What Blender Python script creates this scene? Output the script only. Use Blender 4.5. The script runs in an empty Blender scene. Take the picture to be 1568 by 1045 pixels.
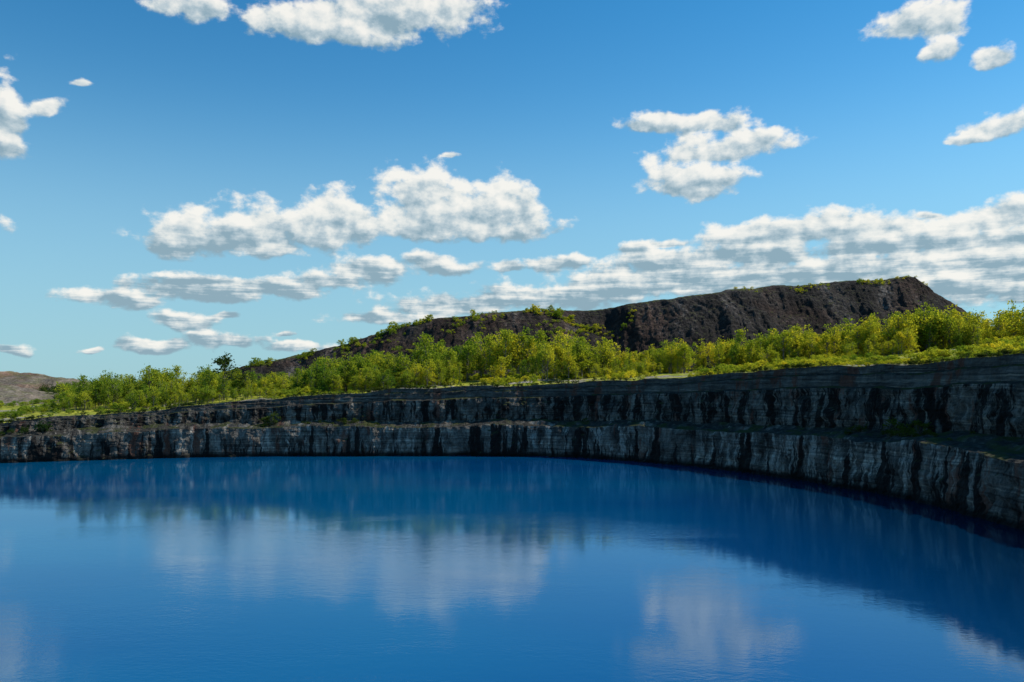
import bpy, math, random
import numpy as np
from mathutils import Vector
from mathutils.bvhtree import BVHTree
rng = np.random.default_rng(7)
random.seed(7)
scene = bpy.context.scene
F = 1219.6
H = 30.0
SUN_AZ, SUN_EL = math.radians(74), math.radians(47)

# ------------------------------------------------------------------ noise
def _h(x, y, z, s):
    n = (x*374761393 + y*668265263 + z*1274126177 + s*974711) & 0x7fffffff
    n = ((n ^ (n >> 13)) * 1103515245) & 0x7fffffff
    n = ((n ^ (n >> 11)) * 12345 + n * 31) & 0x7fffffff
    n = n ^ (n >> 15)
    return (n & 0xffff) / 65535.0
def vn(x, y, z=0.0, s=0):
    x, y, z = np.broadcast_arrays(np.asarray(x, float), np.asarray(y, float), np.asarray(z, float))
    xi, yi, zi = np.floor(x).astype(np.int64), np.floor(y).astype(np.int64), np.floor(z).astype(np.int64)
    fx, fy, fz = x-xi, y-yi, z-zi
    fx, fy, fz = [f*f*(3-2*f) for f in (fx, fy, fz)]
    r = 0
    for a in (0, 1):
        for b in (0, 1):
            for c in (0, 1):
                w = (fx if a else 1-fx)*(fy if b else 1-fy)*(fz if c else 1-fz)
                r = r + w*_h(xi+a, yi+b, zi+c, s)
    return r*2-1
def fbm(x, y, z=0.0, o=4, s=0, g=0.5):
    r = 0; a = 1.0; f = 1.0
    for k in range(o):
        r = r + a*vn(np.asarray(x)*f, np.asarray(y)*f, np.asarray(z)*f, s+k*17)
        a *= g; f *= 2.03
    return r
def sstep(a, b, x):
    t = np.clip((x-a)/(b-a), 0, 1)
    return t*t*(3-2*t)

# ------------------------------------------------------------------ node helpers
class NT:
    def __init__(s, tree): s.t = tree
    def n(s, typ, **kw):
        nd = s.t.nodes.new(typ)
        for k, v in kw.items(): setattr(nd, k, v)
        return nd
    def l(s, a, b): s.t.links.new(a, b)
    def put(s, sock, v):
        if isinstance(v, bpy.types.NodeSocket): s.l(v, sock)
        else: sock.default_value = v
    def m(s, op, a, b=0.0, c=0.0, clamp=False):
        nd = s.n('ShaderNodeMath', operation=op, use_clamp=clamp)
        s.put(nd.inputs[0], a); s.put(nd.inputs[1], b); s.put(nd.inputs[2], c)
        return nd.outputs[0]
    def vm(s, op, a, b=None):
        nd = s.n('ShaderNodeVectorMath', operation=op)
        s.put(nd.inputs[0], a)
        if b is not None: s.put(nd.inputs[1], b)
        return nd.outputs['Value'] if op in ('LENGTH', 'DOT_PRODUCT') else nd.outputs[0]
    def noise(s, vec, scale=1.0, detail=4.0, rough=0.5, dist=0.0, dim='3D', color=False):
        nd = s.n('ShaderNodeTexNoise', noise_dimensions=dim)
        s.put(nd.inputs['Vector'], vec); nd.inputs['Scale'].default_value = scale
        nd.inputs['Detail'].default_value = detail; nd.inputs['Roughness'].default_value = rough
        nd.inputs['Distortion'].default_value = dist
        return nd.outputs['Color' if color else 'Fac']
    def noise2(s, vec, scale=1.0, detail=4.0, rough=0.5, color=False):
        return s.noise(vec, scale, detail, rough, 0.0, '2D', color)
    def ramp(s, f, stops, interp='LINEAR'):
        nd = s.n('ShaderNodeValToRGB'); cr = nd.color_ramp; cr.interpolation = interp
        while len(cr.elements) > 1: cr.elements.remove(cr.elements[-1])
        cr.elements[0].position = stops[0][0]; cr.elements[0].color = (*stops[0][1], 1)
        for p, c in stops[1:]:
            e = cr.elements.new(p); e.color = (*c, 1)
        s.l(f, nd.inputs[0]); return nd.outputs[0]
    def mr(s, v, a, b, c=0.0, d=1.0, smooth=True):
        nd = s.n('ShaderNodeMapRange', interpolation_type='SMOOTHSTEP' if smooth else 'LINEAR')
        s.put(nd.inputs['Value'], v)
        for k, x in zip(('From Min', 'From Max', 'To Min', 'To Max'), (a, b, c, d)): nd.inputs[k].default_value = x
        return nd.outputs[0]
    def mix(s, f, a, b, mode='MIX'):
        nd = s.n('ShaderNodeMix', data_type='RGBA', blend_type=mode)
        s.put(nd.inputs[0], f)
        for sk, v in ((nd.inputs[6], a), (nd.inputs[7], b)):
            if isinstance(v, bpy.types.NodeSocket): s.l(v, sk)
            else: sk.default_value = (*v, 1)
        return nd.outputs[2]
def material(name):
    m = bpy.data.materials.new(name); m.use_nodes = True
    T = NT(m.node_tree); b = m.node_tree.nodes['Principled BSDF']
    return m, T, b

def mesh_obj(name, V, faces, mats, matidx=None, smooth=False, link=True):
    me = bpy.data.meshes.new(name)
    V = np.asarray(V, np.float32); Fc = np.asarray(faces, np.int32)
    me.vertices.add(len(V)); me.vertices.foreach_set('co', V.ravel())
    nf, k = Fc.shape
    me.loops.add(nf*k); me.loops.foreach_set('vertex_index', Fc.ravel())
    me.polygons.add(nf); me.polygons.foreach_set('loop_start', np.arange(nf, dtype=np.int32)*k)
    if matidx is not None: me.polygons.foreach_set('material_index', np.asarray(matidx, np.int32))
    me.polygons.foreach_set('use_smooth', np.full(nf, smooth))
    for m in mats: me.materials.append(m)
    me.update(calc_edges=True); me.validate()
    ob = bpy.data.objects.new(name, me)
    if link: scene.collection.objects.link(ob)
    return ob
def grid_faces(nr, nc, closed=False):
    r = np.arange(nr-1)[:, None]; c = np.arange(nc if closed else nc-1)[None, :]
    c2 = (c+1) % nc
    return np.stack([r*nc+c, r*nc+c2, (r+1)*nc+c2, (r+1)*nc+c], -1).reshape(-1, 4)

# ------------------------------------------------------------------ camera
cam = bpy.data.cameras.new('camera'); co = bpy.data.objects.new('camera', cam)
scene.collection.objects.link(co); scene.camera = co
co.location = (0, 0, H); co.rotation_euler = (math.radians(90), 0, 0)
cam.lens = 28; cam.sensor_width = 36; cam.shift_y = 0.043; cam.clip_end = 30000; cam.clip_start = 0.5

# ------------------------------------------------------------------ sun
S = Vector((math.sin(SUN_AZ)*math.cos(SUN_EL), math.cos(SUN_AZ)*math.cos(SUN_EL), math.sin(SUN_EL)))
sl = bpy.data.lights.new('sun', 'SUN'); sl.energy = 5.0; sl.angle = math.radians(0.5); sl.color = (1, 0.92, 0.78)
so = bpy.data.objects.new('sun', sl); scene.collection.objects.link(so)
so.rotation_euler = S.to_track_quat('Z', 'Y').to_euler(); so.location = (0, 0, 300)

# ------------------------------------------------------------------ world
w = bpy.data.worlds.new('World'); scene.world = w; w.use_nodes = True
w.node_tree.nodes.clear()
W_ = NT(w.node_tree)
tc = W_.n('ShaderNodeTexCoord'); sep = W_.n('ShaderNodeSeparateXYZ'); W_.l(tc.outputs['Generated'], sep.inputs[0])
sky = W_.n('ShaderNodeTexSky', sky_type='NISHITA'); sky.sun_disc = False
sky.sun_elevation = SUN_EL; sky.sun_rotation = SUN_AZ; sky.altitude = 300
sky.air_density = 1.0; sky.dust_density = 0.25; sky.ozone_density = 2.0
c = W_.mix(1.0, sky.outputs[0], (0.60, 1.12, 1.20), 'MULTIPLY')
hz_f = W_.mr(sep.outputs[2], 0.0, 0.36, 0.80, 0.0)
c = W_.mix(hz_f, c, (2.8, 4.5, 5.5))
c = W_.mix(W_.mr(sep.outputs[2], 0.18, 0.48), c, W_.mix(1.0, c, (0.38, 0.78, 0.95), 'MULTIPLY'))
b1 = W_.n('ShaderNodeBackground'); W_.l(c, b1.inputs[0]); b1.inputs[1].default_value = 0.120
wo = W_.n('ShaderNodeOutputWorld'); W_.l(b1.outputs[0], wo.inputs[0])

# ------------------------------------------------------------------ clouds: a high, distant layer
clouds = [(300,8,56,18),(480,34,88,28),(600,8,120,40),(545,46,55,20),(690,10,34,18),
(8,165,34,40),(66,160,28,15),(5,215,26,26),(1400,30,58,20),(1455,26,40,26),(1442,76,28,16),(1520,90,38,16),
(1530,188,54,18),(1492,210,34,12),(998,190,48,15),(1078,186,46,17),(1110,224,84,18),(1150,208,40,22),(1055,272,70,28),(1050,288,42,16),
(290,362,70,30),(390,350,95,34),(505,330,50,38),(500,352,62,24),(405,380,42,11),
(640,296,56,38),(700,322,115,40),(785,312,46,32),(640,350,68,18),(755,350,70,20),
(662,405,62,16),(560,414,52,18),(500,430,55,14),(320,442,105,18),(170,458,70,13),(430,443,80,14),
(280,492,46,14),(343,484,24,8),(240,530,52,12),(335,520,52,12),(782,408,22,8),(865,402,42,12),(692,240,12,5),
(590,488,80,12),(700,468,110,18),(830,454,110,20),(945,434,90,26),(1010,402,66,20),(1090,422,140,26),(1180,354,104,22),
(1285,348,110,22),(1150,386,110,24),(1360,368,120,28),(1300,410,130,24),(1430,400,130,28),(1545,326,86,22),(1510,370,110,28),
(1540,410,90,28),(1560,446,90,22),(1450,440,120,20),(1200,420,140,22),(972,380,22,9),(1426,330,18,5),(18,535,38,10),(140,537,32,6),(458,533,48,10),(430,510,16,6),(120,125,20,6),
(1020,368,24,7),(-150,330,110,30),(-330,470,120,20),(-200,520,90,12),(-500,300,130,40),(1720,400,120,26),(1850,330,120,40),(1900,470,130,20)]
azs = np.radians(np.arange(-70, 58.01, 0.14)); els = np.radians(np.arange(-0.5, 40.01, 0.14))
A, E = np.meshgrid(azs, els)
Aw = A+0.010*fbm(A*22, E*34, o=3, s=201); Ew = E+0.0045*fbm(A*26, E*40, o=3, s=207)
sw = np.zeros_like(A); sh = np.zeros_like(A)
for (x, y, rx, ry) in clouds:
    u = (x-784)/F; v = (590-y)/F
    a0 = math.atan(u); e0 = math.atan(v*math.cos(a0))
    ra = rx/F*math.cos(a0)**2*1.2; re = ry/F*math.cos(a0)
    dy = (Ew-e0+0.25*re)/re
    d = np.sqrt(((Aw-a0)/ra)**2+np.where(dy > 0, dy/1.35, dy/0.85)**2)
    wgt = np.exp(np.clip(9*(1-d), -40, 10)); sw += wgt; sh += wgt*np.clip(dy, -1.5, 1.5)
Fd = np.maximum(np.log(sw+1e-12)/9, -1.3); hr = sh/(sw+1e-12)
Rd = 9000.0
VX = np.stack([Rd*np.cos(E)*np.sin(A), Rd*np.cos(E)*np.cos(A), H+Rd*np.sin(E)], -1).reshape(-1, 3)
mc, T, b = material('cloud_vapour'); T.t.nodes.remove(b)
at = T.n('ShaderNodeAttribute', attribute_name='field'); sx = T.n('ShaderNodeSeparateXYZ'); T.l(at.outputs['Vector'], sx.inputs[0])
hrN = T.n('ShaderNodeAttribute', attribute_name='rise').outputs['Fac']
cb = T.n('ShaderNodeCombineXYZ'); T.l(sx.outputs[0], cb.inputs[0]); T.l(T.m('MULTIPLY', sx.outputs[1], 1.45), cb.inputs[1])
P = cb.outputs[0]
n1 = T.noise2(P, 26, 8, 0.57); n2 = T.noise2(T.vm('ADD', P, (0.008, 0.012, 0)), 26, 5, 0.54)
vo = T.n('ShaderNodeTexVoronoi', feature='SMOOTH_F1', voronoi_dimensions='2D'); vo.inputs['Scale'].default_value = 60; vo.inputs['Smoothness'].default_value = 0.7
T.l(T.vm('ADD', P, T.vm('MULTIPLY', T.noise2(P, 70, 3, 0.6, color=True), (0.02, 0.02, 0))), vo.inputs['Vector'])
val = T.m('ADD', T.m('MULTIPLY', sx.outputs[2], 1.15), T.m('MULTIPLY_ADD', T.m('SUBTRACT', n1, 0.46), 1.8, T.m('MULTIPLY', T.m('SUBTRACT', 0.38, vo.outputs['Distance']), 0.32)))
dens = T.mr(val, -0.10, 0.45)
lowm = T.mr(sx.outputs[1], 0.10, 0.22, 1.0, 0.0)
band = T.noise2(T.vm('MULTIPLY', P, (7, 55, 0)), 1, 5, 0.6)
rel = T.m('MULTIPLY', T.m('SUBTRACT', n1, n2), 1.7)
sh_ = T.m('ADD', T.m('MULTIPLY_ADD', hrN, 0.42, 0.47), rel)
sh_ = T.m('ADD', sh_, T.m('MULTIPLY', T.m('SUBTRACT', 0.45, vo.outputs['Distance']), 0.2))
sh_ = T.m('SUBTRACT', sh_, T.m('MULTIPLY', T.mr(val, 0.4, 1.5), 0.15))
sh_ = T.m('SUBTRACT', sh_, T.m('MULTIPLY', lowm, T.m('MULTIPLY', T.m('SUBTRACT', band, 0.39), 2.6)))
cc = T.ramp(sh_, [(0.04, (0.27, 0.40, 0.48)), (0.34, (0.50, 0.60, 0.65)), (0.60, (0.78, 0.81, 0.79)), (0.88, (0.95, 0.93, 0.87))])  # sunlit tops and shaded undersides painted into the emitted cloud colour
em = T.n('ShaderNodeEmission'); T.l(cc, em.inputs[0]); tr = T.n('ShaderNodeBsdfTransparent'); mx = T.n('ShaderNodeMixShader')
T.l(T.m('MULTIPLY', dens, 0.95), mx.inputs[0]); T.l(tr.outputs[0], mx.inputs[1]); T.l(em.outputs[0], mx.inputs[2])
T.l(mx.outputs[0], T.t.nodes['Material Output'].inputs[0])
try: mc.cycles.emission_sampling = 'NONE'
except Exception as e: print(e)
cl = mesh_obj('clouds', VX, grid_faces(len(els), len(azs)), [mc], smooth=True)
a = cl.data.attributes.new('field', 'FLOAT_VECTOR', 'POINT'); a.data.foreach_set('vector', np.stack([A, E, Fd], -1).astype(np.float32).ravel())
a = cl.data.attributes.new('rise', 'FLOAT', 'POINT'); a.data.foreach_set('value', hr.astype(np.float32).ravel())

# ------------------------------------------------------------------ materials
def mat_cliff():
    m, T, b = material('quarry_rock')
    at = T.n('ShaderNodeAttribute', attribute_name='wall'); V = at.outputs['Vector']
    sx = T.n('ShaderNodeSeparateXYZ'); T.l(V, sx.inputs[0])
    s_, z_, rel = sx.outputs
    V2 = T.vm('MULTIPLY', V, (1, 1, 0))
    V2 = T.vm('ADD', V2, T.vm('MULTIPLY', T.vm('SUBTRACT', T.noise2(V2, 0.25, 3, 0.5, color=True), (0.5, 0.5, 0.5)), (2.0, 0.8, 0)))
    def nz(sc, off, det, ro): return T.noise2(T.vm('ADD', T.vm('MULTIPLY', V2, (sc[0], sc[1], 0)), (off, off*0.37, 0)), 1, det, ro)
    up = T.mr(rel, 1.6, 2.0)
    geo = T.n('ShaderNodeNewGeometry')
    base = T.ramp(nz((0.18, 0.10), 3, 8, 0.72),
        [(0.32, (0.020, 0.018, 0.017)), (0.45, (0.065, 0.060, 0.054)), (0.55, (0.125, 0.115, 0.102)), (0.68, (0.25, 0.225, 0.19))])
    pale = T.mr(nz((0.40, 0.085), 40, 7, 0.74), 0.49, 0.62)
    zone = T.mr(nz((0.02, 0.0), 60, 2, 0.5), 0.40, 0.60, 0.2, 1.0)
    c = T.mix(T.m('MULTIPLY', T.m('MULTIPLY', pale, zone), T.m('MULTIPLY_ADD', up, -0.5, 0.8)), base, (0.38, 0.355, 0.315))
    st = nz((0.015, 1.5), 80, 5, 0.68)
    stc = T.ramp(st, [(0.33, (0.32, 0.32, 0.33)), (0.46, (1, 1, 1)), (0.58, (1.0, 1.0, 1.0)), (0.65, (2.0, 1.9, 1.75))])
    c = T.mix(0.85, c, stc, 'MULTIPLY')
    cap = T.mr(rel, 2.64, 2.68)
    capc = T.mix(0.95, T.ramp(nz((0.12, 0.5), 90, 6, 0.65), [(0.3, (0.03, 0.027, 0.026)), (0.7, (0.16, 0.148, 0.13))]), stc, 'MULTIPLY')
    c = T.mix(T.m('MULTIPLY', cap, 0.8), c, capc)
    ru = T.mr(nz((0.14, 0.03), 120, 6, 0.65), 0.56, 0.65)
    c = T.mix(T.m('MULTIPLY', ru, 0.75), c, (0.13, 0.050, 0.032))
    lo = nz((0.20, 0.014), 150, 6, 0.70)
    t1 = T.m('SUBTRACT', T.m('MULTIPLY', T.m('SUBTRACT', lo, 0.485), 9.0), T.m('MULTIPLY', rel, 1.0))
    d1 = T.m('MULTIPLY', T.mr(t1, 0.0, 0.3), T.m('SUBTRACT', 1.0, up))
    hi = nz((0.26, 0.045), 190, 6, 0.72)
    d2 = T.m('MULTIPLY', T.mr(hi, 0.47, 0.55), T.m('MULTIPLY', up, T.m('MULTIPLY_ADD', cap, -0.75, 1.0)))
    c = T.mix(T.m('MULTIPLY', T.m('MAXIMUM', d1, d2), 0.93), c, (0.009, 0.008, 0.008))
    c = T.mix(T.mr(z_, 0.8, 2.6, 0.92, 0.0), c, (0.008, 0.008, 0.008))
    sn = T.n('ShaderNodeSeparateXYZ'); T.l(geo.outputs['Normal'], sn.inputs[0])
    rub = T.ramp(T.noise(geo.outputs['Position'], 0.5, 6, 0.7), [(0.35, (0.018, 0.018, 0.017)), (0.55, (0.045, 0.043, 0.038)), (0.68, (0.12, 0.115, 0.095))])
    gm = T.mr(T.noise(geo.outputs['Position'], 0.12, 4, 0.6), 0.48, 0.58)
    rub = T.mix(T.m('MULTIPLY', gm, 0.85), rub, (0.045, 0.055, 0.015))
    c = T.mix(T.mr(sn.outputs[2], 0.55, 0.85), c, rub)
    T.l(c, b.inputs['Base Color']); b.inputs['Roughness'].default_value = 0.85
    b.inputs['Specular IOR Level'].default_value = 0.1
    bp = T.n('ShaderNodeBump'); bp.inputs['Strength'].default_value = 1.0; bp.inputs['Distance'].default_value = 0.9
    T.l(T.noise(geo.outputs['Position'], 0.9, 6, 0.70), bp.inputs['Height']); T.l(bp.outputs[0], b.inputs['Normal'])
    return m
def mat_ground():
    m, T, b = material('grassland')
    geo = T.n('ShaderNodeNewGeometry'); p = geo.outputs['Position']
    gr = T.ramp(T.noise(p, 0.22, 6, 0.65), [(0.3, (0.06, 0.09, 0.014)), (0.45, (0.19, 0.22, 0.026)), (0.6, (0.36, 0.35, 0.045)), (0.78, (0.42, 0.38, 0.12))])
    dirt = T.ramp(T.noise(p, 1.2, 5, 0.6), [(0.3, (0.09, 0.08, 0.065)), (0.7, (0.38, 0.35, 0.28))])
    c = T.mix(T.mr(T.noise(p, 0.035, 5, 0.6), 0.52, 0.59), gr, dirt)
    at = T.n('ShaderNodeAttribute', attribute_name='edge')
    rock = T.ramp(T.noise(p, 0.9, 6, 0.7), [(0.3, (0.02, 0.02, 0.022)), (0.6, (0.09, 0.088, 0.085)), (0.8, (0.2, 0.19, 0.17))])
    c = T.mix(T.m('MULTIPLY', at.outputs['Fac'], T.mr(T.noise(p, 0.25, 5, 0.6), 0.35, 0.55)), c, rock)
    T.l(c, b.inputs['Base Color']); b.inputs['Roughness'].default_value = 0.95; b.inputs['Specular IOR Level'].default_value = 0.1
    bp = T.n('ShaderNodeBump'); bp.inputs['Distance'].default_value = 0.5
    T.l(T.noise(p, 1.5, 5, 0.65), bp.inputs['Height']); T.l(bp.outputs[0], b.inputs['Normal'])
    return m
def mat_spoil(name, tone, green=0.5, brown=0.5):
    m, T, b = material(name)
    geo = T.n('ShaderNodeNewGeometry'); p = geo.outputs['Position']
    big = T.noise(T.vm('MULTIPLY', p, (0.05, 0.010, 0.012)), 1, 5, 0.62)
    fine = T.noise(p, 0.3, 7, 0.8)
    f = T.m('ADD', T.m('MULTIPLY', big, 0.45), T.m('MULTIPLY', fine, 0.55))
    a, bb, cc, dd = tone
    c = T.ramp(f, [(0.38, a), (0.48, bb), (0.56, cc), (0.64, dd)])
    br = T.mr(T.noise(p, 0.014, 5, 0.6), 0.45, 0.6)
    c = T.mix(T.m('MULTIPLY', br, brown), c, T.mix(1.0, c, (1.6, 0.95, 0.72), 'MULTIPLY'))
    sn = T.n('ShaderNodeSeparateXYZ'); T.l(geo.outputs['True Normal'], sn.inputs[0])
    gm = T.m('MULTIPLY', T.mr(sn.outputs[2], 0.88, 0.97), T.mr(T.noise(p, 0.06, 5, 0.6), 0.40, 0.5))
    c = T.mix(T.m('MULTIPLY', gm, green), c, (0.10, 0.12, 0.025))
    T.l(c, b.inputs['Base Color']); b.inputs['Roughness'].default_value = 0.95; b.inputs['Specular IOR Level'].default_value = 0.1
    bp = T.n('ShaderNodeBump'); bp.inputs['Distance'].default_value = 2.5
    T.l(T.noise(p, 0.35, 6, 0.75), bp.inputs['Height']); T.l(bp.outputs[0], b.inputs['Normal'])
    return m
def mat_leaf(name, c1, c2):
    m, T, b = material(name)
    T.t.nodes.remove(b)
    oi = T.n('ShaderNodeObjectInfo'); geo = T.n('ShaderNodeNewGeometry')
    c = T.mix(oi.outputs['Random'], c1, c2)
    nz = T.noise(geo.outputs['Position'], 0.05, 3, 0.6)
    c = T.mix(1.0, c, T.ramp(nz, [(0.35, (0.52, 0.70, 0.8)), (0.65, (1.25, 1.15, 1.0))]), 'MULTIPLY')
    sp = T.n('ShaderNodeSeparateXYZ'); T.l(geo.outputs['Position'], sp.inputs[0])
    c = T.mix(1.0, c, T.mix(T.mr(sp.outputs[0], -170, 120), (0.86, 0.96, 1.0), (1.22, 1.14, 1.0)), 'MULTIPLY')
    c = T.mix(1.0, c, T.ramp(geo.outputs['Random Per Island'], [(0, (0.6, 0.66, 0.7)), (1, (1.25, 1.2, 1.1))]), 'MULTIPLY')
    df = T.n('ShaderNodeBsdfDiffuse'); tr = T.n('ShaderNodeBsdfTranslucent'); mx = T.n('ShaderNodeMixShader')
    T.l(c, df.inputs[0]); T.l(T.mix(1.0, c, (1.2, 1.12, 0.7), 'MULTIPLY'), tr.inputs[0]); mx.inputs[0].default_value = 0.5
    T.l(df.outputs[0], mx.inputs[1]); T.l(tr.outputs[0], mx.inputs[2])
    T.l(mx.outputs[0], T.t.nodes['Material Output'].inputs[0])
    return m
def mat_bark():
    m, T, b = material('bark')
    geo = T.n('ShaderNodeTexCoord')
    T.l(T.ramp(T.noise(geo.outputs['Object'], 30, 4, 0.6), [(0.3, (0.06, 0.05, 0.04)), (0.7, (0.22, 0.20, 0.16))]), b.inputs['Base Color'])
    b.inputs['Roughness'].default_value = 0.9
    return m
def mat_water():
    m, T, b = material('lake_water')
    T.t.nodes.remove(b)
    geo = T.n('ShaderNodeNewGeometry'); p = geo.outputs['Position']
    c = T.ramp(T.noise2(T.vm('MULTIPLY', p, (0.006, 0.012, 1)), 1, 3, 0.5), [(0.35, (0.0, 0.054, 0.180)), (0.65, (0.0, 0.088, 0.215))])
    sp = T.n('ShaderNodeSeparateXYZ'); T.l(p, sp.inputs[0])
    c = T.mix(T.mr(sp.outputs[0], 25, 100, 0.0, 0.88), c, (0.0, 0.012, 0.034))   # east wall's shade and dark reflection painted into the water colour
    n1 = T.noise2(T.vm('MULTIPLY', p, (0.25, 0.5, 1)), 1, 2, 0.5)
    n2 = T.noise2(T.vm('MULTIPLY', p, (0.9, 1.7, 1)), 1, 4, 0.60)
    wind = T.mr(T.noise2(T.vm('MULTIPLY', p, (0.012, 0.035, 1)), 1, 4, 0.55), 0.42, 0.64, 0.30, 0.85)
    h = T.m('ADD', T.m('MULTIPLY', n1, 0.013), T.m('MULTIPLY', n2, 0.016))
    h = T.m('MULTIPLY', h, wind)
    bp = T.n('ShaderNodeBump'); bp.inputs['Strength'].default_value = 1.0; bp.inputs['Distance'].default_value = 1.0
    T.l(h, bp.inputs['Height'])
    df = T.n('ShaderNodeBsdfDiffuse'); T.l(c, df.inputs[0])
    gl = T.n('ShaderNodeBsdfGlossy'); gl.inputs['Roughness'].default_value = 0.02; gl.inputs['Color'].default_value = (0.70, 0.90, 1.0, 1)
    fr = T.n('ShaderNodeFresnel'); fr.inputs['IOR'].default_value = 1.75
    for nd in (df, gl, fr): T.l(bp.outputs[0], nd.inputs['Normal'])
    mx = T.n('ShaderNodeMixShader'); T.l(fr.outputs[0], mx.inputs[0]); T.l(df.outputs[0], mx.inputs[1]); T.l(gl.outputs[0], mx.inputs[2])
    T.l(mx.outputs[0], T.t.nodes['Material Output'].inputs[0])
    return m
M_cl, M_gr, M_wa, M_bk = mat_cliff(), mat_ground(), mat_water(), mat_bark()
M_leaf = mat_leaf('spring_leaves', (0.21, 0.29, 0.032), (0.50, 0.49, 0.05))
M_leafd = mat_leaf('dark_leaves', (0.05, 0.08, 0.020), (0.10, 0.13, 0.028))
M_hill = mat_spoil('spoil_rock', ((0.007, 0.007, 0.0075), (0.024, 0.021, 0.020), (0.056, 0.048, 0.045), (0.20, 0.18, 0.165)), 0.7)
M_grav = mat_spoil('gravel', ((0.09, 0.075, 0.06), (0.17, 0.14, 0.115), (0.26, 0.22, 0.18), (0.36, 0.32, 0.26)), 0.5)

# ------------------------------------------------------------------ pit outline
ctrl = np.array([
(-197,307,9.4,10,15.3),(-123,330,11.3,9,22),(-50,336,12.6,9,28.2),(0,336,13,10,30),(23,330,13,11,31.5),
(54,307,13.4,12,33.3),(73,281,14,13,34.8),(87,256,14.5,14,35.8),(97,229,15,16,36.3),(104,207,14.6,18,37.2),
(107,183,14.0,19,37.6),(105,163,13.4,19,37.9),(103,120,13,18,38),(96,70,13,16,37),(82,25,14,10,34),
(55,-12,14,6,31),(10,-24,13,5,28),(-70,-28,13,6,27),(-170,-20,12,8,25),(-270,20,11,10,22),
(-330,90,10,10,18),(-345,180,9,10,15),(-320,250,8.5,10,14),(-265,290,8.7,10,14)], float)
def catmull(C, n):
    K = len(C); out = []
    for i in range(K):
        p0, p1, p2, p3 = C[(i-1) % K], C[i], C[(i+1) % K], C[(i+2) % K]
        t = np.linspace(0, 1, n, endpoint=False)[:, None]
        out.append(0.5*((2*p1)+(-p0+p2)*t+(2*p0-5*p1+4*p2-p3)*t**2+(-p0+3*p1-3*p2+p3)*t**3))
    return np.concatenate(out)
L = catmull(ctrl, 80)
Lc = np.vstack([L, L[:1]]); seg = np.linalg.norm(np.diff(Lc[:, :2], axis=0), axis=1)
arc = np.concatenate([[0], np.cumsum(seg)]); NC = 2600
sa = np.linspace(0, arc[-1], NC, endpoint=False)
L = np.stack([np.interp(sa, arc, Lc[:, k]) for k in range(5)], 1)
tan = np.roll(L[:, :2], -6, 0)-np.roll(L[:, :2], 6, 0); tan /= np.linalg.norm(tan, axis=1)[:, None]
N = np.stack([-tan[:, 1], tan[:, 0]], 1)
cen = np.array([-110.0, 150.0])
if np.mean(np.sum(N*(L[:, :2]-cen), 1)) < 0: N = -N
B, Wd, R = L[:, 2], L[:, 3], L[:, 4]
bay = 2.0*fbm(sa*0.03, 0, o=4, s=3)
Bn = B + 0.8*fbm(sa*0.05, 3.3, o=5, s=5, g=0.6); Rn = R + 0.7*fbm(sa*0.06, 7.7, o=6, s=8, g=0.6)
rows = []; wall = []
def add(off, z, tier, amp, col):
    """one horizontal row of the wall, displaced along the outward normal"""
    z = np.broadcast_to(z, sa.shape).copy()
    colm = vn(sa*0.45, z*0.04, s=11)*0.6 + vn(sa*0.16, z*0.05, s=12)*1.2
    blk = np.round(vn(sa*0.30, z*0.34, s=21)*2.5)/2.5 + 0.7*np.round(vn(sa*0.10, z*0.24, s=22)*2)/2
    fine = fbm(sa*0.9, z*0.9, o=3, s=31)
    d = amp*(colm*0.65*col + blk*0.65 + fine*0.35)
    o = off + bay + d
    rows.append(np.stack([L[:, 0]+N[:, 0]*o, L[:, 1]+N[:, 1]*o, z], 1))
    wall.append(np.stack([sa, z, np.full(NC, tier)], 1))
for k in range(30):
    t = k/29; z = -4 + (Bn+4)*t
    add(0+1.4*t, z, np.clip((t-0.22)/0.78, 0, 1), 1.0, 1.0)
for k in range(1, 10):
    t = k/10; z = Bn + 0.15 + 2.0*t*t + 0.5*fbm(sa*0.25, t*6, o=4, s=41) * (1 if k > 1 else 0.3) + 0.9*np.clip(fbm(sa*0.08, t*5, o=4, s=43), 0, 2)
    add(1.5+(Wd-1.5)*t, z, 1.0+t*0.5, 0.4, 0.2)
F0 = Bn+2.2
for k in range(34):
    t = k/33; z = F0 + (Rn-F0)*t
    ledge = 1.8*(t > 0.66) + 1.2*(t > 0.86)
    add(Wd+1.5*t+ledge, z, 2.0+t, 1.1 if t < 0.66 else 0.6, 1.0 if t < 0.66 else 0.35)
V = np.concatenate(rows); nr = len(rows)
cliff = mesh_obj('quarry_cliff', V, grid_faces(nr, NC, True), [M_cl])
a = cliff.data.attributes.new('wall', 'FLOAT_VECTOR', 'POINT'); a.data.foreach_set('vector', np.concatenate(wall).astype(np.float32).ravel())
rim = rows[-1]

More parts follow.
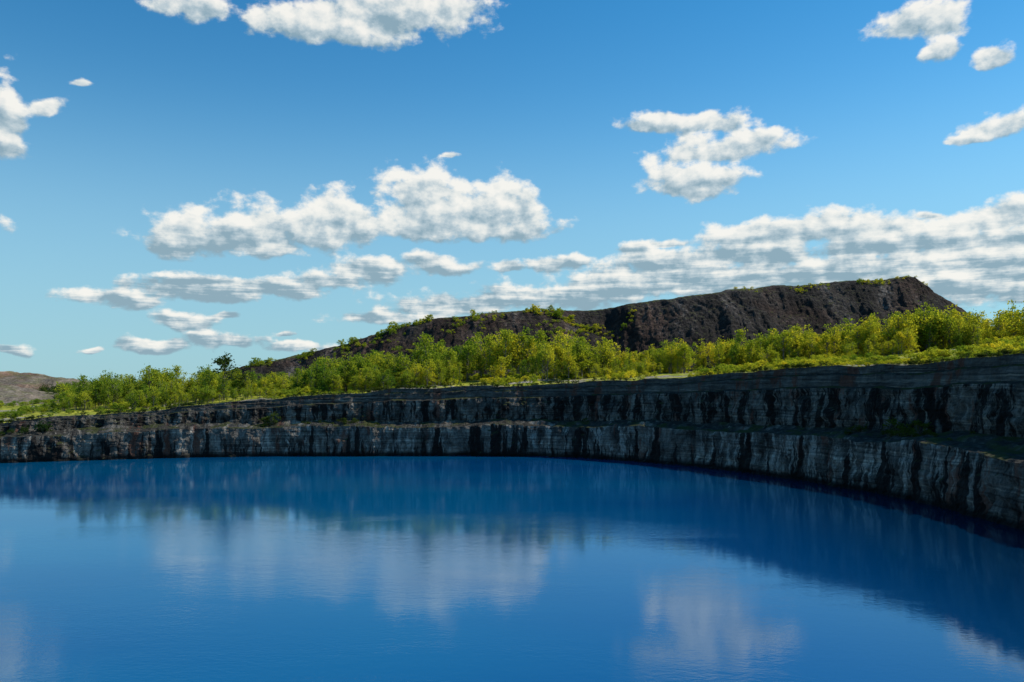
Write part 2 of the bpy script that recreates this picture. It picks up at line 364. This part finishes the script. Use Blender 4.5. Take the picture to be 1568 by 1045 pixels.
# ------------------------------------------------------------------ ground (one sheet from rim to horizon)
keys = sorted((int(np.argmin(np.hypot(L[:, 0]-x, L[:, 1]-y))), r) for x, y, r in
   ((-197,307,3),(0,336,5),(54,307,7.5),(97,229,10),(105,163,11),(103,120,9),(55,-12,0.5),(-170,-20,0.5),(-320,250,2)))
rise_tab = np.interp(sa, [sa[k] for k, r in keys], [r for k, r in keys], period=arc[-1])
dist = np.array([0,1,2.5,4,6,8,11,14,18,22,27,32,38,45,52,60,70,80,92,105,120,140,165,195,230,270,320,380,460,560,700,900,1200,1700,2500,4000,7000,12000], float)
rad = rim[:, :2]-cen; rad /= np.linalg.norm(rad, axis=1)[:, None]
GV = []; ED = []
for d in dist:
    xy = rim[:, :2]+rad*d
    z = rim[:, 2]+rise_tab*sstep(0, 130, d)
    amp = min(d/12, 1.0)
    z = z + amp*(0.5*fbm(xy[:, 0]*0.12, xy[:, 1]*0.12, o=4, s=51)) + min(d/60, 1)*1.1*fbm(xy[:, 0]*0.02, xy[:, 1]*0.02, o=3, s=52)
    if d > 700:
        ff = sstep(700, 4000, d); z = z*(1-ff)+24*ff
    GV.append(np.stack([xy[:, 0], xy[:, 1], z], 1)); ED.append(np.full(NC, float(np.clip(1-d/9, 0, 1))))
GVc = np.concatenate(GV); gf = grid_faces(len(dist), NC, True)
ground = mesh_obj('ground', GVc, gf, [M_gr], smooth=True)
a = ground.data.attributes.new('edge', 'FLOAT', 'POINT'); a.data.foreach_set('value', np.concatenate(ED).astype(np.float32))
bvh = BVHTree.FromPolygons(GVc.tolist(), gf.tolist())
def gz(x, y):
    h = bvh.ray_cast(Vector((x, y, 500)), Vector((0, 0, -1)))
    return h[0].z if h[0] is not None else None

# ------------------------------------------------------------------ water
wx = np.array([[-420, -80, 0], [200, -80, 0], [200, 400, 0], [-420, 400, 0]], float)
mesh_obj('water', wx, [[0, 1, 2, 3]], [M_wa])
mesh_obj('quarry_bed', wx*[1, 1, 0]+[0, 0, -3.5], [[0, 1, 2, 3]], [M_cl])

# ------------------------------------------------------------------ spoil hill
def heightfield(name, x0, x1, y0, y1, nx, ny, fn, mat):
    X, Y = np.meshgrid(np.linspace(x0, x1, nx), np.linspace(y0, y1, ny))
    Z = fn(X, Y); V = np.stack([X, Y, Z], -1).reshape(-1, 3); f = grid_faces(ny, nx)
    return mesh_obj(name, V, f, [mat]), V, f
crest_px = np.array([(330,575),(385,560),(450,546),(520,529),(560,516),(620,501),(660,491),(720,484),(800,478),(870,474),(940,470),(1000,461),
 (1070,453),(1120,446),(1200,437),(1300,431),(1360,428),(1402,424)], float)
HD = 640.0
hx = (crest_px[:, 0]-784)/F*HD; hz = H+(590-crest_px[:, 1])/F*HD
def hill(X, Y):
    crest = np.interp(X, hx, hz)
    over = X-hx[-1]
    crest = np.where(over > 0, hz[-1]-over*0.72, crest)
    base = 30.0
    bite = 20*np.exp(-((X-75)/28)**2) + 10*vn(X*0.018, 3.1, s=68)
    wp = X+10*vn(Y*0.02, X*0.02, s=63)
    gull = 4*np.abs(vn(wp*0.028, 0.5, s=61))+3.0*fbm(wp*0.07, Y*0.012, o=4, s=62, g=0.6)
    foot = HD-(crest-base)/0.66 + bite
    front = base+(Y-foot-gull*np.clip((Y-foot)/40, 0, 1.2))*0.66
    cr = crest+1.0*fbm(X*0.05, Y*0.05, o=5, s=65, g=0.6)
    k = 2.2
    Z = -k*np.logaddexp(-front/k, -cr/k)+1.4   # rounded shoulder
    Z = Z+2.2*fbm(X*0.07, Y*0.07, Z*0.07, o=6, s=66, g=0.62)*np.clip((cr-Z)/8+0.2, 0.2, 1)
    return np.minimum(Z, base+(960-Y)*0.7)
hob, HV, hf = heightfield('spoil_heap_hill', -250, 470, 470, 900, 1000, 460, hill, M_hill)
hb = BVHTree.FromPolygons(HV.tolist(), hf.tolist())
def mound(cx, cy, rx, ry, h, base, s):
    def f(X, Y):
        r = np.sqrt(((X-cx)/rx)**2+((Y-cy)/ry)**2)+0.12*fbm(X*0.02, Y*0.02, o=4, s=s)
        return base+h*np.clip((1-r)*1.8, -0.4, 1)+0.9*fbm(X*0.12, Y*0.12, o=4, s=s+3)
    return f
heightfield('gravel_mound', -520, -225, 440, 620, 240, 150, mound(-375, 530, 115, 60, 12, 17.5, 71), M_grav)
heightfield('distant_hill', -1000, -380, 820, 1080, 240, 120, mound(-690, 950, 230, 110, 24, 22, 75), M_grav)

# ------------------------------------------------------------------ vegetation prototypes
def tube(p, r, sides=5):
    p = np.asarray(p, float); V = []
    for i in range(len(p)):
        d = p[min(i+1, len(p)-1)]-p[max(i-1, 0)]; d = d/np.linalg.norm(d)
        a = np.cross(d, [0.3, 1, 0.1]); a /= np.linalg.norm(a); b = np.cross(d, a)
        for k in range(sides):
            t = 2*math.pi*k/sides; V.append(p[i]+r[i]*(math.cos(t)*a+math.sin(t)*b))
    return np.array(V), grid_faces(len(p), sides, True)
def tree_proto(name, seed, kind, leafmat):
    r = np.random.default_rng(seed); V = []; Fs = []; MI = []; off = 0
    def put(v, f, mi):
        nonlocal off
        V.append(v); Fs.append(f+off); MI.append(np.full(len(f), mi)); off += len(v)
    if kind == 'bush': cz, rx, rz, ncl, nl, trunks = 0.5, 0.55, 0.42, 22, 26, 4
    elif kind == 'oval': cz, rx, rz, ncl, nl, trunks = 0.58, 0.17, 0.42, 30, 28, 1
    elif kind == 'round': cz, rx, rz, ncl, nl, trunks = 0.60, 0.27, 0.36, 34, 28, 1
    elif kind == 'sparse': cz, rx, rz, ncl, nl, trunks = 0.68, 0.27, 0.26, 22, 34, 1
    for t in range(trunks):
        bx, by = (0, 0) if trunks == 1 else r.normal(0, 0.06, 2)
        lx, ly = r.normal(0, 0.03 if trunks == 1 else 0.18, 2)
        top = 0.93 if trunks == 1 else 0.7
        zz = np.linspace(-0.03, top, 7)
        tp = np.stack([bx+lx*(np.abs(zz)/top)**1.5+r.normal(0, 0.006, 7), by+ly*(np.abs(zz)/top)**1.5+r.normal(0, 0.006, 7), zz], 1)
        rr = np.linspace(0.017, 0.003, 7) if trunks == 1 else np.linspace(0.01, 0.003, 7)
        put(*tube(tp, rr), 0)
    lump = r.normal(0, 1, (5, 3))
    for c in range(ncl):
        q = r.normal(0, 1, 3); q /= np.linalg.norm(q); q *= r.uniform(0.35, 1.0)**0.6
        k = 1+0.25*math.sin(3*q[0]*lump[0, 0]+2*q[1]*lump[1, 0]+3*q[2]*lump[2, 0])
        wz = 1.0 if kind != 'oval' else (1.15-0.6*max(q[2], 0))
        pc = np.array([q[0]*rx*k*wz, q[1]*rx*k*wz, cz+q[2]*rz*k])
        if kind == 'bush': pc[2] = max(pc[2], 0.12)
        zs = max(0.12, pc[2]-r.uniform(0.1, 0.25)) if kind != 'bush' else 0.05
        st = np.array([lx*(zs/0.93)**1.5*(trunks == 1), ly*(zs/0.93)**1.5*(trunks == 1), zs])
        mid = (st+pc)/2+np.array([0, 0, -0.02])
        put(*tube([st, mid, pc], [0.006, 0.0045, 0.0015], 4), 0)
        cr = r.uniform(0.035, 0.07)*(1.5 if kind == 'bush' else 1)
        n = int(nl*r.uniform(0.6, 1.3))
        ctr = pc+r.normal(0, 1, (n, 3))*cr*np.array([1, 1, 0.7])
        ls = (0.022 if kind != 'bush' else 0.05)*r.uniform(0.7, 1.4, n)
        u = r.normal(0, 1, (n, 3)); u[:, 2] *= 0.6; u /= np.linalg.norm(u, axis=1)[:, None]
        v = np.cross(u, r.normal(0, 1, (n, 3))); v /= np.linalg.norm(v, axis=1)[:, None]
        q4 = np.stack([ctr-u*ls[:, None], ctr+v*ls[:, None]*0.7, ctr+u*ls[:, None], ctr-v*ls[:, None]*0.7], 1).reshape(-1, 3)
        put(q4, np.arange(n*4).reshape(-1, 4), 1)
    return mesh_obj(name, np.concatenate(V), np.concatenate(Fs), [M_bk, leafmat], np.concatenate(MI), link=False)
def coll(name, obs):
    c = bpy.data.collections.new(name)
    for o in obs: c.objects.link(o)
    return c
C_tree = coll('tree_kinds', [tree_proto('tree_kind_%d' % i, 100+i, k, M_leaf) for i, k in enumerate(['oval','oval','oval','round','round','sparse','oval','round'])])
C_dark = coll('dark_tree_kinds', [tree_proto('dark_tree_kind_%d' % i, 140+i, k, M_leafd) for i, k in enumerate(['oval','round','round'])])
C_bush = coll('bush_kinds', [tree_proto('bush_kind_%d' % i, 170+i, 'bush', M_leaf) for i in range(4)])
C_bushd = coll('dark_bush_kinds', [tree_proto('dark_bush_kind_%d' % i, 180+i, 'bush', M_leafd) for i in range(3)])
def scatter(name, pts, scl, c):
    me = bpy.data.meshes.new(name); pts = np.array(pts, np.float32)
    me.vertices.add(len(pts)); me.vertices.foreach_set('co', pts.ravel())
    a = me.attributes.new('scl', 'FLOAT_VECTOR', 'POINT'); a.data.foreach_set('vector', np.array(scl, np.float32).ravel())
    r = np.zeros((len(pts), 3), np.float32); r[:, 2] = rng.uniform(0, 6.28, len(pts))
    a = me.attributes.new('rot', 'FLOAT_VECTOR', 'POINT'); a.data.foreach_set('vector', r.ravel())
    ob = bpy.data.objects.new(name, me); scene.collection.objects.link(ob)
    t = bpy.data.node_groups.new(name+'_gn', 'GeometryNodeTree')
    t.interface.new_socket('Geometry', in_out='INPUT', socket_type='NodeSocketGeometry')
    t.interface.new_socket('Geometry', in_out='OUTPUT', socket_type='NodeSocketGeometry')
    T = NT(t); i = T.n('NodeGroupInput'); o = T.n('NodeGroupOutput')
    ci = T.n('GeometryNodeCollectionInfo'); ci.inputs['Collection'].default_value = c
    ci.inputs['Separate Children'].default_value = True; ci.inputs['Reset Children'].default_value = True
    ip = T.n('GeometryNodeInstanceOnPoints'); ip.inputs['Pick Instance'].default_value = True
    ri = T.n('FunctionNodeRandomValue', data_type='INT'); ri.inputs[4].default_value = 0; ri.inputs[5].default_value = len(c.objects)-1
    sA = T.n('GeometryNodeInputNamedAttribute', data_type='FLOAT_VECTOR'); sA.inputs[0].default_value = 'scl'
    rA = T.n('GeometryNodeInputNamedAttribute', data_type='FLOAT_VECTOR'); rA.inputs[0].default_value = 'rot'
    T.l(i.outputs[0], ip.inputs['Points']); T.l(ci.outputs[0], ip.inputs['Instance']); T.l(ri.outputs[2], ip.inputs['Instance Index'])
    T.l(sA.outputs[0], ip.inputs['Scale']); T.l(rA.outputs[0], ip.inputs['Rotation']); T.l(ip.outputs[0], o.inputs[0])
    md = ob.modifiers.new('scatter', 'NODES'); md.node_group = t
    return ob

# ------------------------------------------------------------------ tree belt
tp = np.array([(100,575),(200,576),(300,566),(400,566),(450,564),(500,542),(560,537),(620,540),(655,518),(695,538),(745,496),(790,486),(830,492),
 (870,510),(905,526),(960,528),(1010,530),(1060,518),(1130,512),(1200,510),(1260,508),(1330,494),(1400,480),(1500,474),(1568,466),(1750,458)], float)
d0 = np.array([(100,350),(300,358),(450,362),(600,372),(700,398),(800,402),(900,388),(1000,378),(1150,360),(1300,345),(1450,330),(1568,320),(1750,300)], float)
pts = []; scl = []
tries = 0
while len(pts) < 1200 and tries < 30000:
    tries += 1
    px = rng.uniform(95, 1740); q = rng.uniform(0, 1); D = np.interp(px, d0[:, 0], d0[:, 1])+85*q**1.2
    X = (px-784)/F*D
    if vn(X*0.05, D*0.05, s=91) < -0.2: continue
    z = gz(X, D)
    if z is None: continue
    zt = H+(590-np.interp(px, tp[:, 0], tp[:, 1]))/F*D
    clump = vn(X*0.06, D*0.03, s=92)
    h = (zt-z)*rng.uniform(0.36, 1.03)*(1+0.30*clump)
    if q < 0.25: h *= 0.6
    if h < 3: h = rng.uniform(2.5, 5.0)
    h = min(h, 28)
    ww = rng.uniform(0.8, 1.15)*(1.15 if h < 10 else 0.88)
    pts.append((X, D, z)); scl.append((h*ww, h*ww, h))
scatter('tree_belt', pts, scl, C_tree)
pts = []; scl = []
for k in range(420):
    px = rng.uniform(60, 560); D = rng.uniform(480, 760); X = (px-784)/F*D; z = gz(X, D)
    if z is None: continue
    h = rng.uniform(5, 11)*(1.2 if px < 230 else 0.9)
    pts.append((X, D, z)); scl.append((h*1.2, h*1.2, h))
scatter('distant_trees', pts, scl, C_dark)
pts = []; scl = []
for k in range(5600):
    px = rng.uniform(-60, 1800); dr = np.interp(px, [-60, 300, 800, 1300, 1568, 1800], [315, 342, 350, 255, 200, 170])
    D = dr+rng.uniform(0, 1)**1.3*135; X = (px-784)/F*D
    z = gz(X, D)
    if z is None: continue
    if fbm(X*0.05, D*0.05, s=95, o=3) < 0.05: continue
    h = rng.uniform(0.4, 1.0)**1.6*(4.2 if D > dr+25 else 1.8)
    pts.append((X, D, z)); scl.append((h*1.2, h*1.2, h))
scatter('shrubs', pts, scl, C_bush)
pts = []; scl = []
for k in range(1500):
    i = rng.integers(0, NC)
    if L[i, 1] < 20: continue
    if rng.random() < 0.7:
        if vn(sa[i]*0.05, 4.5, s=96) < -0.1: continue
        p = rim[i]; h = rng.uniform(0.6, 1.8)
    else:
        if vn(sa[i]*0.03, 1.5, s=97) < 0.1: continue
        p = rows[30+int(rng.integers(3, 9))][i]; h = rng.uniform(0.8, 2.4)
        if rng.random() < 0.04: h = 5
    pts.append(tuple(p)); scl.append((h*1.3, h*1.3, h))
scatter('cliff_shrubs', pts, scl, C_bushd)
pts = []; scl = []
for k in range(2600):
    X = rng.uniform(-215, 335); onc = rng.random() < 0.45
    Y = HD+rng.uniform(-5, 8) if onc else rng.uniform(560, 640)
    if (not onc) and (X > 105 or fbm(X*0.03, Y*0.03, s=98) < 0.2): continue
    if onc and X > 60 and rng.random() < 0.7: continue
    if onc and vn(X*0.06, 2.0, s=99) < 0.0: continue
    hit = hb.ray_cast(Vector((X, Y, 400)), Vector((0, 0, -1)))
    if hit[0] is None: continue
    h = rng.uniform(1.0, 2.6)
    if X < 100: h *= 1.3
    if rng.random() < 0.05: h = rng.uniform(4, 7)
    pts.append((X, Y, hit[0].z-0.2)); scl.append((h, h, h))
scatter('heap_shrubs', pts, scl, C_bush)
for (X, Y, h) in ((-137, 378, 23), (-128, 383, 14)):
    o = tree_proto('poplar_tree', 300+int(h), 'sparse', M_leafd); scene.collection.objects.link(o)
    o.location = (X, Y, gz(X, Y)); o.scale = (h, h, h)
rx = np.linspace(-75, 10, 60); ry = 388+6*np.sin(rx*0.03); V = []
for x, y in zip(rx, ry):
    for dy in (-3, -1, 1, 3): V.append((x, y+dy, (gz(x, y+dy) or 33)+0.08))
M_road, T, b = material('dirt_road'); ge = T.n('ShaderNodeNewGeometry')
T.l(T.ramp(T.noise(ge.outputs['Position'], 0.8, 6, 0.6), [(0.3, (0.22, 0.20, 0.17)), (0.7, (0.42, 0.39, 0.33))]), b.inputs['Base Color']); b.inputs['Roughness'].default_value = 0.95
mesh_obj('dirt_road', V, grid_faces(60, 4), [M_road])

scene.view_settings.view_transform = 'Standard'; scene.view_settings.look = 'None'; scene.view_settings.exposure = 0
print('ok')
